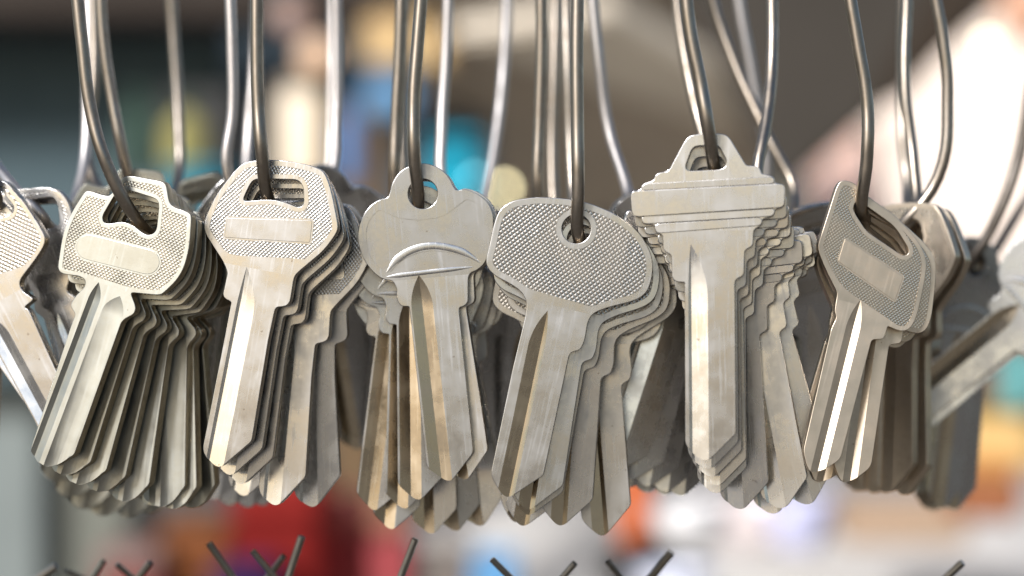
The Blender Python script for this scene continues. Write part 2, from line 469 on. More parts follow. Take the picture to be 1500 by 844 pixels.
# 4 broad blanks knurled all over
build_kind('broad', *FRONT['broad'], 1.9,
    zz(Z7, (536,626,.8),(560,590,1.2),(620,566,1.2),(742,536,1.5),(792,510,2),(818,470,2),(834,400),(830,330),(790,245),(740,190),(650,130),(540,85),(420,64),(300,58),(190,74),(132,112,2),(105,180),(85,280),(67,350,1.5),(76,386,1.5),(112,422,1.5),(170,450),(228,488,1.2)),
    zz(Z7, (255,534,.8),(252,590,1)) + zz(Z8, (172,112,1),(80,552,1),(113,610,1.5),(138,642,1.5),(164,642,1),(299,552,.6),(404,60,.3),(414,45,.5),(450,36,.6),(462,12,.6)) + zz(Z7, (522,710,.6)),
    holes=[('circle', (482,205), 68, Z7)], chord=(((545,590), Z7), ((258,508), Z7)), rdef=1.3,
    rim=1.05, holerim=0.95, grip='grip_fine',
    grooves=[dict(top=((350,578), Z7), l=((112,606), Z8), r=((178,628), Z8), f=0.72, d=0.62, dir=(((172,112), Z8), ((80,552), Z8)), wheel=34)],
    mats=('nickel', 'nickel_edge', 'groove_warm'))
# 5 stepped blanks with a triangular loop
build_kind('step', *FRONT['step'], 1.9,
    zz(Z9, (565,412,.6),(597,395,.5),(597,372,.5),(642,360,.5),(647,334,.5),(683,325,.6),(685,250,.8),(674,236,.8),(646,232,.4),(644,208,.6),(594,196,.4),(590,178,.8),(578,167,.5),(536,165,.5),(468,52,1),(440,40,1.2),(326,45,1.2),(300,65,1.4),(236,186,.6),(186,196,.8),(180,220,.4),(136,236,.5),(128,256,.4),(104,266,.9),(92,285,.9),(95,352,.8),(108,363,.5),(132,366,.5),(135,391,.5),(181,394,.5),(185,426,.5)),
    zz(Z9, (212,432,.4),(216,495,.6),(246,510,.5),(250,604,.6),(268,615,.5),(298,616,.3)) + zz(Z10, (326,505,.8),(350,535,1.5),(384,564,1.5),(420,565,.8),(523,462,.5)) + zz(Z9, (492,618,.3),(497,604,.5),(527,590,.6),(530,492,.6),(562,476,.6)),
    holes=[('poly', zz(Z9, (299,172),(312,186),(430,181),(455,172),(461,145),(428,86),(342,89),(325,102)), 0.7)],
    bands=[(zz(Z9, (94,268),(90,285),(95,354),(110,364),(684,327),(686,248),(674,235),(104,264)), 0.6, 'raised_band'),
           (zz(Z9, (136,235),(128,262),(647,236),(643,207)), 0.32, 'raised_band'),
           (zz(Z9, (130,360),(135,392),(643,361),(648,330)), 0.32, 'raised_band'),
           (zz(Z9, (181,390),(186,428),(597,397),(597,364)), 0.14, 'raised_band')],
    grooves=[dict(top=((372,468), Z9), l=((343,505), Z10), r=((418,560), Z10), f=0.14, d=0.66, dir=(((322,10), Z10), ((326,505), Z10)), wheel=58)],
    split=((0,425), Z9))
# 6 blanks with a slanted slot, warm reflected light tinted into their colours
build_kind('slant', *FRONT['slant'], 2.2,
    zz(Z11, (423,668,.6),(455,684,1.4),(486,692,1.6),(516,680,2),(540,640),(556,580),(577,480),(586,402,1.6),(560,330),(460,215),(340,135),(300,90),(268,72,1.5),(234,67,1.5),(214,88,1.5),(150,290),(131,345,1.6),(165,430),(200,500,1)),
    zz(Z11, (216,532,.8),(204,606,.8),(212,634,.5)) + zz(Z12, (178,110,.5),(70,582,.8),(84,640,1),(100,668,1),(150,656,1.6),(214,616,1),(333,160,.3),(340,152,.4),(382,150,.6),(394,112,.6)),
    holes=[('poly', zz(Z11, (280,182),(290,208),(336,278),(488,382),(511,370),(508,345),(462,272),(436,246),(330,170),(294,150)), 0.9)],
    panel=zz(Z11, (247,308),(487,466),(452,566),(218,402)), chord=(((440,674), Z11), ((222,524), Z11)),
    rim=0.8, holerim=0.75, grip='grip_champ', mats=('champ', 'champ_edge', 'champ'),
    grooves=[dict(top=((318,560), Z11), l=((100,650), Z12), r=((158,648), Z12), f=0.55, d=0.5, dir=(((178,130), Z12), ((72,560), Z12)), wheel=30)])
# 7 blanks with a wide open loop, traced from the one that shows behind the left edge
ZB = (0.2844, 0, 240)
build_kind('loop', (62, 322), 0.004, -14, 0, -14, 2.0,
    zz(ZB, (290,700,.8),(335,600,1),(372,430,1.5),(372,230,2.2),(300,140,2.5),(60,120,2.5),(15,170,2),(60,420,1.5),(110,600,1),(150,680,.8)),
    zz(ZB, (150,760,.5),(200,800,.5),(420,1680,1),(480,1740,1),(540,1640,.6),(320,790,.4),(340,740,.5)),
    holes=[('poly', zz(ZB, (100,192),(290,190),(308,240),(305,345),(260,362),(200,355),(130,330)), 1.2)],
    chord=(((300,620), ZB), ((110,620), ZB)), rim=0.8, grip='grip',
    grooves=[dict(top=((240,800), ZB), l=((400,1600), ZB), r=((460,1590), ZB), f=0.5, d=0.4, dir=(((200,800), ZB), ((420,1680), ZB)), wheel=24)])

# 8 knurled blanks with a corner hole, seen cut by the left edge
build_kind('angular', (-5, 298), 0.009, -14, 0, -28, 2.0,
    zz(ZB, (176,697,.6),(112,655,1),(95,606,1.5),(190,482,1.5),(228,420,1),(233,378,1.2),(214,338),(130,205),(80,150),(40,100,1),(0,82,1.5),(-90,110,2),(-190,220),(-250,330),(-310,560),(-300,640,1),(-260,690,1.5),(-150,702,1.5)),
    zz(ZB, (-122,779,.6),(-112,790,.4),(186,1340,.8),(240,1480,1.2),(310,1480,1.2),(345,1190,.6),(148,752,.4),(124,738,.5)),
    holes=[('poly', zz(ZB, (4,134),(77,226),(56,268),(0,277),(-70,292),(-100,240),(-60,160)), 0.9)],
    chord=(((142,546), ZB), ((-190,650), ZB)), fskip=3, rim=0.8, holerim=0.7, grip='grip_fine',
    grooves=[dict(top=((-20,760), ZB), l=((190,1330), ZB), r=((270,1280), ZB), f=0.45, d=0.5, dir=(((-112,790), ZB), ((186,1340), ZB)), wheel=24)])

# the six-sided blank again with the warm reflection tinted into its colours
def refinish(me, swap):
    m2 = me.copy()
    for i, m in enumerate(list(m2.materials)):
        if m.name in swap: m2.materials[i] = M[swap[m.name]]
    return m2
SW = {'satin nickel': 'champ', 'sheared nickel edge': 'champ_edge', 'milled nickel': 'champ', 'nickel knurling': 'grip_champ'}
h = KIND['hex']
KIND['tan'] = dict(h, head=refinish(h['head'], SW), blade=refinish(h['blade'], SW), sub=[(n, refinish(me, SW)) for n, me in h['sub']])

# ------------------------------------------------------------------ keys on their wires
ORD = ['front', 'second', 'third', 'fourth', 'fifth', 'sixth', 'seventh', 'eighth', 'ninth', 'tenth', 'eleventh', 'twelfth', 'thirteenth', 'fourteenth', 'fifteenth', 'sixteenth', 'seventeenth', 'eighteenth']

def key_master(kind):
    root = bpy.data.objects.new('key', None); COL.objects.link(root)
    root.empty_display_size = 0.004
    K = KIND[kind]
    h = link('head', K['head'], root)
    for nm, me in K['sub']: link(nm, me, h)
    link('blade', K['blade'], root)
    return root

def copy_tree(o, parent=None):
    c = o.copy(); COL.objects.link(c)
    if parent: c.parent = parent
    for ch in list(o.children): copy_tree(ch, c)
    return c

MASTER = {}
def place_key(kind, pos, yaw, pitch, roll, label, group):
    if kind not in MASTER:
        o = MASTER[kind] = key_master(kind)
    else:
        o = copy_tree(MASTER[kind])
    o.rotation_mode = 'YXZ'
    o.location = pos
    o.rotation_euler = (R(pitch), R(roll), R(yaw))
    o['label'] = label; o['category'] = 'key'; o['group'] = group
    return o

def tube(name, pts, r, mat, parent=None, res=6):
    """round wire through the points, with cut ends"""
    cu = bpy.data.curves.new('path', 'CURVE'); cu.dimensions = '3D'
    cu.bevel_depth = r; cu.bevel_resolution = 4; cu.use_fill_caps = True; cu.resolution_u = res
    sp = cu.splines.new('BEZIER'); sp.bezier_points.add(len(pts)-1)
    for i, p in enumerate(pts):
        b = sp.bezier_points[i]; b.co = p; b.handle_left_type = b.handle_right_type = 'AUTO'
    ob = bpy.data.objects.new('path', cu); COL.objects.link(ob)
    dg = bpy.context.evaluated_depsgraph_get()
    me = bpy.data.meshes.new_from_object(ob.evaluated_get(dg))
    bpy.data.objects.remove(ob); bpy.data.curves.remove(cu)
    me.materials.clear(); finish(me, [mat], 50)
    return link(name, me, parent)

WIRES = 'wire loops that carry the key bunches'
def wire(front, pivots, back, label, mat='wire', r=0.00106, ypull=-0.0035):
    """an open loop: down the front leg, through the key holes, up the back leg; both legs run on above the picture"""
    y0 = pivots[0].y
    pts = []
    fx, fy = front[0][:2]; f2x, f2y = front[1][:2]
    y_top = y0 + (front[0][2] if len(front[0]) > 2 else ypull)
    ext = P(fx + (fx-f2x)*260/max(abs(f2y-fy), 1)*0.6, fy-260, y_top)
    pts.append(ext)
    for f in front: pts.append(P(f[0], f[1], y0 + (f[2] if len(f) > 2 else ypull)))
    pts += pivots
    for b in back: pts.append(P(b[0], b[1], b[2]))
    b0, b1 = back[-1], back[-2]
    pts.append(P(b0[0]+(b0[0]-b1[0])*0.6, b0[1]-260, b0[2]))
    o = tube('wire_loop', pts, r, M[mat])
    o['label'] = label; o['category'] = 'wire'; o['group'] = WIRES
    return o

JIT = random.Random(11)
def bunch(kind, front, keys, desc, group, front_label=None, names=None):
    """keys: (dx, dy in photo pixels from the front key's hole, depth behind it in mm, roll); returns the holes' places"""
    (px, py), y0, yaw, pitch, roll = front
    piv = []
    for i, (dx, dy, dm, rl) in enumerate(keys):
        pos = P(px+dx, py+dy, y0 + dm/1000)
        piv.append(pos)
        lab = front_label if (i == 0 and front_label) else f'{ORD[i]} key from the front in the {desc}'
        if names and i in names: lab = names[i]
        jy, jp = (0, 0) if i == 0 else (JIT.uniform(-4.2, 4.2), JIT.uniform(-1.8, 1.8))
        place_key(kind, pos, yaw+jy, pitch+jp, rl, lab, group)
    return piv

def grip_path(piv):
    """thin the holes out to a smooth path for the wire"""
    if len(piv) <= 4: return list(piv)
    return [piv[0], piv[len(piv)//3], piv[2*len(piv)//3], piv[-1]]

# --- 1: oval panel bunch
f = FRONT['oval']
ks = [(0,0,0,17.5),(10,10,2.6,15.2),(20,20,5.2,12.6),(30,29,7.8,9.8),(39,39,10.4,5.2),(47,44,13.2,-2.2),(53,48,15.8,-5.2),(58,50,18.4,-8.4),(62,50,21.2,1)]
pv = bunch('oval', f, ks, 'bunch with oval blank panels', 'oval panel key blanks', 'dull silver key blank with oval blank panel, frontmost of its fanned bunch')
wire([(112,-20),(120,60),(133,160),(160,250)], grip_path(pv), [(205,330,.028),(150,285,.05),(128,230,.056),(138,120,.058),(137,-20,.06)], 'bent wire through the frontmost oval panel key')
fb = ((196, 312), 0.034, 0, 5, 6)
ks = [(0,-8,0,14),(-6,62,2.9,15),(-4,82,5.8,12),(0,96,8.7,9),(6,104,11.6,5),(12,106,14.5,0),(16,102,17.4,-5),(20,94,20.3,-10)]
pv = bunch('oval', fb, ks, 'half hidden bunch behind the oval panel keys', 'key blanks hanging behind the oval panel bunch')
wire([(147,-20),(152,60),(162,130),(180,225)], grip_path(pv), [(240,320,.07),(262,262,.084),(262,180,.088),(255,60,.09),(250,-20,.09)], 'brown wire dropping behind the oval panel keys')

# --- 2: six-sided bunch
f = FRONT['hex']
ks = [(0,0,0,10.5),(9,14,3.0,9.6),(17,29,6.0,8.4),(42,60,10.0,4.3),(52,66,13.4,-1.8),(30,58,16.6,10)]
pv = bunch('hex', f, ks, 'bunch of six-sided keys with rectangular panels', 'six-sided key blanks', 'bright six-sided key blank with rectangular panel, frontmost of its bunch')
wire([(376,-20),(376,60),(378,150),(384,230)], grip_path(pv), [(446,350,.03),(415,330,.046),(388,240,.056),(378,120,.058),(376,-20,.06)], 'grey wire through the frontmost six-sided key')
fb = ((360, 302), 0.030, 5, 9, 8)
ks = [(0,0,0,9),(0,52,2.9,12),(6,70,5.8,9),(14,80,8.7,6),(22,84,11.6,3),(26,86,14.5,0)]
pv = bunch('hex', fb, ks, 'dim bunch behind the six-sided keys', 'key blanks hanging behind the six-sided bunch')
wire([(337,-20),(340,70),(341,160),(334,255)], grip_path(pv), [(385,335,.055),(362,262,.072),(364,200,.076),(372,100,.078),(376,-20,.08)], 'pale blurred wire just left of the six-sided bunch', 'wire_lit')

# --- 3: round bunch
f = FRONT['round']
ks = [(0,0,0,-5),(4,3,2.9,-8.2),(-4,31,6.0,.8),(-10,47,9,2.8),(-16,56,12,8.4),(-4,84,15,6.5),(8,92,18,-.5),(16,94,21,-4.5),(24,92,24,-9),(30,86,27,-2.5)]
pv = bunch('round', f, ks, 'bunch of round keys with looped tops', 'round key blanks with looped tops', 'smooth round key blank with looped top and curved ridge, frontmost')
wire([(618,-20),(612,60),(606,150),(607,230)], grip_path(pv), [(640,372,.036),(618,330,.05),(606,230,.056),(608,110,.058),(617,-20,.06)], 'dark wire through the frontmost round looped key')

# --- 4: broad knurled bunch
f = FRONT['broad']
ks = [(0,0,0,13.5),(8,15,2.8,10.3),(15,28,5.7,11.4),(22,40,8.6,5.4),(3,50,11.6,11),(28,56,14.5,-3),(24,58,17.4,16)]
pv = bunch('broad', f, ks, 'bunch of broad keys knurled all over', 'broad key blanks', 'broad knurled key blank with round hole, frontmost of its bunch')
wire([(846,-20),(845,80),(846,180),(847,270)], grip_path(pv), [(850,370,.028),(842,310,.05),(836,220,.055),(832,110,.056),(829,-20,.058)], 'straight dark wire through the frontmost broad knurled key')

# --- 5: stepped bunch
f = FRONT['step']
ks = [(0,0,0,-1),(3,16,2.9,-1),(7,31,5.8,-1.2),(11,46,8.7,-1.8),(16,61,11.6,-1.0),(28,88,14.6,-4.0),(37,92,17.6,-11.5),(43,96,20.6,-16),(44,104,23.6,-9)]
pv = bunch('step', f, ks, 'bunch of stepped keys with triangular loops', 'stepped key blanks', 'stepped key blank with triangular loop, topmost and frontmost of its bunch')
wire([(1004,-20),(1012,50),(1026,120),(1038,190)], grip_path(pv), [(1090,325,.024),(1060,280,.042),(1028,190,.05),(1005,90,.054),(990,-20,.056)], 'dark slanting wire through the frontmost stepped key')
fb = ((1034, 306), 0.016, 8, 0, 14)
ks = [(0,0,0,17.5),(2,8,3.0,14),(4,16,6.0,11),(6,22,9.0,7.5),(8,28,12.0,4.5),(4,34,15.0,15.5),(8,38,18.0,12.5),(14,40,21.0,9)]
pv = bunch('step', fb, ks, 'shaded bunch fanned leftward behind the stepped keys', 'key blanks fanned behind the stepped bunch')
wire([(1131,-20,.012),(1131,80,.01),(1125,160,.006),(1112,232,.002)], [P(1095,300,.016)] + grip_path(pv), [(1110,355,.045),(1165,292,.058),(1125,200,.062),(1075,90,.066),(1040,-20,.068)], 'brown wire curving behind the loop of the stepped key')

# --- 6: slanted slot bunch
f = FRONT['slant']
ks = [(0,0,0,15),(5,12,3.2,8.8),(2,20,6.6,14),(0,26,9.8,18),(-4,28,13,16.5)]
pv = bunch('slant', f, ks, 'bunch of warm-tinted keys with slanted slots', 'warm-tinted key blanks with slanted slots', 'warm-tinted key blank with slanted slot and empty panel, frontmost of its bunch')
wire([(1243,-20),(1256,60),(1270,150),(1270,230)], grip_path(pv), [(1300,345,.022),(1340,310,.032),(1338,240,.036),(1326,130,.038),(1329,-20,.04)], 'curved wire through the slot of the warm-tinted key')

# --- 7, 8, 9: blurred bunches on the right
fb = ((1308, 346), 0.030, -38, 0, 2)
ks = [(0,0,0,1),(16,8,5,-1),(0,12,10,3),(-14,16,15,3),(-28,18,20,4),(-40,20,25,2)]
pv = bunch('tan', fb, ks, 'blurred bunch just right of the warm-tinted keys', 'blurred key blanks right of the warm-tinted bunch', 'blurred knurled key just right of the warm-tinted slotted key')
wire([(1368,-20),(1382,60),(1388,140),(1374,260)], grip_path(pv), [(1316,360,.052),(1330,290,.064),(1322,200,.068),(1322,100,.07),(1324,-20,.07)], 'curved wire entering the blurred knurled key on the right')
fb = ((1418, 394), 0.066, 30, 4, -2)
ks = [(0,0,0,7),(4,4,3,3),(-8,6,6,9),(-16,10,9,5)]
pv = bunch('round', fb, ks, 'brown blurred bunch near the right edge', 'brown blurred key blanks near the right edge', 'dark blurred round key under the rightmost hanging wire')
wire([(1535,-40),(1512,110),(1492,230),(1455,330)], grip_path(pv), [(1420,410,.084),(1480,330,.1),(1530,230,.102),(1550,100,.102),(1560,-20,.102)], 'rightmost dark wire bending down to the brown key', 'wire_shade')
fb = ((1574, 392), 0.052, -12, -3, 50)
ks = [(0,0,0,51),(2,7,3,50)]
pv = bunch('round', fb, ks, 'bunch swinging sideways at the right edge', 'key blanks at the right edge', 'pale blurred key swinging sideways with blade pointing lower left')
wire([(1600,-20),(1596,80),(1580,200),(1556,320)], grip_path(pv), [(1600,430,.078),(1630,370,.088),(1640,250,.09),(1640,100,.09),(1640,-20,.09)], 'wire just outside the right edge holding the sideways keys')

# --- 0: sunlit keys at the left edge
fb = ((-5, 298), 0.009, -14, 0, -28)
ks = [(0,0,0,-28),(-30,6,2.8,-34)]
pv = bunch('angular', fb, ks, 'sunlit pair cut by the left edge', 'key blanks at the left edge', 'sunlit white key at left edge with blade slanting lower right')
wire([(-60,-20),(-60,80),(-50,180),(-20,262)], list(pv), [(-60,320,.012),(-90,280,.03),(-95,200,.036),(-95,100,.038),(-95,-20,.04)], 'wire beyond the left edge holding the sunlit keys')
fb = ((62, 318), 0.016, -14, 0, -14)
ks = [(0,0,0,-22),(4,8,3,-16)]
pv = bunch('loop', fb, ks, 'pair with wide open loops by the left edge', 'open loop key blanks', 'bright key with wide open rectangular loop beside the oval panel key')
wire([(-120,-60,.02),(-90,60,.02),(-30,200,.015),(20,275,.004)], list(pv), [(90,340,.03),(104,310,.045),(124,235,.055),(128,110,.058),(130,-20,.06)], 'pale wire rising behind the open loop key', 'wire_lit')
fb = ((-24, 330), 0.026, -10, 0, 2)
pv = bunch('hex', fb, [(0,0,0,4),(4,8,2.8,8)], 'pale pair hanging straight down at the left edge', 'key blanks behind the left edge')

# --- second rank, out of focus behind the gaps
back = [('round', (466,292), .046, 5, [(0,0,0,-8),(8,10,2.8,-11),(14,16,5.6,-6),(20,20,8.4,-14)], 'dark blurred bunch between the six-sided and round keys', 'shaded key blanks between the six-sided and round bunches',
         [(493,-20,.006),(494,80,.006),(493,180,.005),(487,255,.002)], [(490,350,.07),(480,320,.08),(484,220,.084),(487,90,.086),(488,-20,.088)], 'white blurred wire right of the six-sided keys', 'wire_lit'),
        ('round', (582,345), .036, 0, [(0,0,0,6),(4,6,2.8,2),(8,12,5.6,-2),(12,16,8.4,8)], 'shaded bunch hanging right behind the round keys', 'shaded key blanks behind the round bunch',
         [(588,-20,-.004),(585,80,-.004),(580,180,-.004),(578,270,-.004)], [(598,380,.056),(600,340,.066),(588,220,.07),(590,100,.072),(592,-20,.074)], 'brown wire just left of the dark round key wire', 'wire'),
        ('hex', (688,350), .050, -8, [(0,0,0,2),(8,8,2.8,-3),(14,12,5.6,-6),(-8,14,8.4,4)], 'dark blurred bunch between the round and broad keys', 'shaded key blanks between the round and broad bunches',
         [(657,-20,.004),(653,90,.004),(647,190,.003),(650,275,.0)], [(706,370,.07),(708,310,.08),(724,220,.086),(737,110,.09),(744,-20,.092)], 'white blurred wire slanting down right of the round key', 'wire_lit'),
        ('broad', (798,365), .034, -2, [(0,0,0,6),(3,8,2.8,2),(6,14,5.6,-3)], 'shaded bunch hanging right behind the broad keys', 'shaded key blanks behind the broad bunch',
         [(793,-20,-.004),(793,80,-.004),(790,180,-.004),(788,290,-.004)], [(806,390,.056),(812,330,.066),(809,240,.07),(812,100,.072),(815,-20,.074)], 'brown straight wire left of the broad key wire', 'wire'),
        ('round', (930,330), .040, 6, [(0,0,0,6),(-6,6,2.8,2),(-10,12,5.6,-3),(-2,16,8.4,9),(6,18,11.2,4)], 'dark blurred bunch between the broad and stepped keys', 'shaded key blanks between the broad and stepped bunches',
         [(867,-20,.01),(878,90,.01),(892,190,.01),(918,275,.005)], [(990,380,.08),(1110,330,.09),(1122,240,.09),(1104,120,.09),(1080,-20,.09)], 'pale curved wire between the broad and stepped keys', 'wire_lit'),
        ('hex', (1190,345), .034, 10, [(0,0,0,-4),(6,6,2.8,-9),(10,10,5.6,2),(16,12,8.4,-2),(22,14,11.2,5)], 'dark blurred bunch between the stepped and warm-tinted keys', 'shaded key blanks between the stepped and warm-tinted bunches', None, None, None, None),
        ('oval', (300,312), .056, -4, [(0,0,0,-6),(6,8,2.8,-10),(12,12,5.6,-2),(18,14,8.4,4)], 'dark blurred bunch between the oval and six-sided keys', 'shaded key blanks between the oval and six-sided bunches', None, None, None, None)]
for kind, pp, y, yaw, ks, desc, grp, fr, bk, wl, wm in back:
    pv = bunch(kind, (pp, y, yaw, 13, 0), ks, desc, grp)
    if fr: wire(fr, grip_path(pv), bk, wl, wm)

# ------------------------------------------------------------------ cut prong tips along the bottom
prongs = [((83,829),(59,844),.030,1.0,'stout dark prong tip at the bottom left corner'),((97,836),(113,844),.036,.6,'thin prong tip beside the stout dark one, bottom left'),
  ((152,822),(137,844),.028,.7,'small tan prong tip leaning right under the oval panel keys'),((171,827),(189,844),.026,.7,'small prong tip leaning left under the oval panel keys'),
  ((220,824),(203,844),.026,.8,'blurred prong tip leaning right before the dark red boxes'),((306,796),(338,844),.012,.85,'long olive prong leaning left under the six-sided keys'),
  ((370,807),(399,844),.012,.75,'shorter olive prong beside the crossing prongs'),((416,814),(399,834),.016,.72,'short grey prong crossing behind the tallest prong'),
  ((442,786),(421,844),.010,.85,'tallest dark prong, left of the round keys'),((608,790),(585,844),.006,.82,'single dark prong under the round keys'),
  ((721,820),(743,844),.003,.75,'dark prong leaning left before the blue blur'),((842,825),(824,844),.003,.75,'dark prong leaning right under the broad keys'),
  ((889,822),(906,844),.016,.75,'blurred prong leaning left in front of the orange bottle'),((984,810),(954,844),.022,.95,'blurred tan prong in front of the black bag'),
  ((1410,824),(1386,844),.012,.85,'lone tan prong at the bottom right')]
for tip, base, y, r, lab in prongs:
    y += .012
    a = P(*tip, y); b = P(base[0]+(base[0]-tip[0])*2.2, base[1]+(base[1]-tip[1])*2.2, y+.004)
    m = (a+b)/2 + Vector((0.0003, 0, 0))
    o = tube('metal_prong', [b, m, a], r*.78/1000, M['prong'])
    o['label'] = lab; o['category'] = 'prong'; o['group'] = 'cut metal prongs along the bottom'

# ------------------------------------------------------------------ what stands out of focus behind
def paint(name, rgb, rough=0.9, var=0.10, metallic=0.0, scale=9, bump=0.0):
    m, nt, b = new_mat(name)
    tc = nd(nt, 'ShaderNodeTexCoord'); n = nd(nt, 'ShaderNodeTexNoise'); n.inputs['Scale'].default_value = scale; n.inputs['Detail'].default_value = 6
    nt.links.new(tc.outputs['Object'], n.inputs['Vector'])
    mx = nd(nt, 'ShaderNodeMix', data_type='RGBA')
    lo = [max(0, c*(1-var*2.2)) for c in rgb]; hi = [min(1, c*(1+var*2.2)) for c in rgb]
    mx.inputs[6].default_value = (*lo, 1); mx.inputs[7].default_value = (*hi, 1)
    nt.links.new(n.outputs[0], mx.inputs[0]); nt.links.new(mx.outputs[2], b.inputs['Base Color'])
    b.inputs['Roughness'].default_value = rough; b.inputs['Metallic'].default_value = metallic
    b.inputs['Specular IOR Level'].default_value = 0.5 if rough < 0.5 else 0.12
    return m

def lit(name, rgb, strength):
    m, nt, b = new_mat(name)
    b.inputs['Base Color'].default_value = (0.2, 0.2, 0.2, 1)
    b.inputs['Emission Color'].default_value = (*rgb, 1); b.inputs['Emission Strength'].default_value = strength
    return m

def bm_obj(name, bm, mat, parent=None, angle=35):
    bmesh.ops.recalc_face_normals(bm, faces=bm.faces)
    me = bpy.data.meshes.new(name); bm.to_mesh(me); bm.free(); finish(me, [mat], angle)
    return link(name, me, parent)

def slab(name, corners, thick, mat, parent=None, bev=0.004, nx=1, ripple=0.0):
    """board or cloth through four points (left top, right top, right bottom, left bottom), with real thickness behind it"""
    a, b, c, d_ = [Vector(v) for v in corners]
    n = (b-a).cross(d_-a).normalized()
    if n.y < 0: n = -n
    bm = bmesh.new(); F, B = [], []
    for j in range(nx+1):
        s = j/nx
        row_f, row_b = [], []
        for k in range(nx+1):
            t = k/nx
            p = (a*(1-s)+b*s)*(1-t) + (d_*(1-s)+c*s)*t
            p = p + n*ripple*(math.sin(s*17+t*3)+0.6*math.sin(s*29+1.3+t*5))
            row_f.append(bm.verts.new(p)); row_b.append(bm.verts.new(p+n*thick))
        F.append(row_f); B.append(row_b)
    for j in range(nx):
        for k in range(nx):
            bm.faces.new((F[j][k], F[j+1][k], F[j+1][k+1], F[j][k+1]))
            bm.faces.new((B[j][k], B[j][k+1], B[j+1][k+1], B[j+1][k]))
    for j in range(nx):
        bm.faces.new((F[j][0], B[j][0], B[j+1][0], F[j+1][0])); bm.faces.new((F[j][nx], F[j+1][nx], B[j+1][nx], B[j][nx]))
        bm.faces.new((F[0][j], F[0][j+1], B[0][j+1], B[0][j])); bm.faces.new((F[nx][j], B[nx][j], B[nx][j+1], F[nx][j+1]))
    if nx == 1 and bev:
        bmesh.ops.recalc_face_normals(bm, faces=bm.faces)
        bmesh.ops.bevel(bm, geom=bm.edges[:], offset=bev, segments=2, affect='EDGES')
    return bm_obj(name, bm, mat, parent)

def rect(x0, y0, x1, y1, y, tilt=0.0, turn=0.0):
    """picture rectangle at depth y; tilt pushes its top back, turn pushes its left side back"""
    return [P(x0, y0, y+tilt+turn), P(x1, y0, y+tilt), P(x1, y1, y), P(x0, y1, y+turn)]

def setp(o, label, cat, group=None, kind=None):
    if kind: o['kind'] = kind
    else:
        o['label'] = label; o['category'] = cat
        if group: o['group'] = group
    return o

def crate(name, x0, y0, x1, y1, y, depth, mat, lidmat, label, cat, lid=0.22):
    c = P((x0+x1)/2, y1, y)
    root = bpy.data.objects.new(name, None); COL.objects.link(root); root.location = c
    root.empty_display_size = .02
    yl = y0 + (y1-y0)*lid
    o1 = slab('body', [v-c for v in rect(x0, yl, x1, y1, y)], depth, mat, root, 0.006)
    o2 = slab('lid', [v-c+Vector((0, -.004, .001)) for v in rect(x0-2, y0, x1+2, yl, y)], depth+.008, lidmat, root, 0.006)
    return setp(root, label, cat)

def lathe(name, prof, cx, cy, y, mat, parent=None, loc=None, n=28):
    """turned body; profile in photo pixels (radius, picture height)"""
    k = WID/1500*(D+y)/D
    base = P(cx, cy, y) if loc is None else loc
    bm = bmesh.new(); rings = []
    for r, h in prof:
        rings.append([bm.verts.new((r*k*math.cos(2*math.pi*i/n), r*k*math.sin(2*math.pi*i/n), h*k)) for i in range(n)])
    for a, b in zip(rings, rings[1:]):
        for i in range(n): bm.faces.new((a[i], a[(i+1) % n], b[(i+1) % n], b[i]))
    bm.faces.new(rings[0]); bm.faces.new(rings[-1])
    o = bm_obj(name, bm, mat, parent)
    if parent is None: o.location = base
    return o

def bottle(cx, cy, w, h, y, mat, capmat, label, cat='bottle'):
    root = bpy.data.objects.new('bottle', None); COL.objects.link(root); root.location = P(cx, cy, y); root.empty_display_size = .02
    r = w/2
    lathe('body', [(r*.9,0),(r,h*.05),(r,h*.62),(r*.8,h*.74),(r*.38,h*.84),(r*.36,h*.9)], cx, cy, y, mat, root)
    lathe('cap', [(r*.42,h*.9),(r*.44,h*.92),(r*.44,h*.99),(r*.38,h)], cx, cy, y, capmat, root)
    return setp(root, label, cat)

def glint_globe(cx, cy, r, y, rgb, strength, label):  # glowing globe added in place of a sun glint on shiny goods
    root = bpy.data.objects.new('lamp', None); COL.objects.link(root); root.location = P(cx, cy, y); root.empty_display_size = .02
    prof = [(max(r*math.sin(math.pi*i/14), r*.04), -r*math.cos(math.pi*i/14)) for i in range(15)]
    lathe('glint_ball', prof, cx, cy, y, lit('glint glow', rgb, strength), root)
    lathe('globe_neck', [(r*.42, r*.93),(r*.45, r*1.5),(r*.2, r*1.7)], cx, cy, y, paint('glint neck', (.05,.05,.05)), root)
    return setp(root, label, 'lamp', 'background sun glints made as small glowing globes')

# ground far below, out of the picture but seen in the metal
bm = bmesh.new(); bmesh.ops.create_grid(bm, x_segments=1, y_segments=1, size=60)
o = bm_obj('ground', bm, paint('grey paving', (.13,.115,.095), .8, .12, scale=2)); o.location = (0, 0, -1.15); o['kind'] = 'structure'

pt = paint
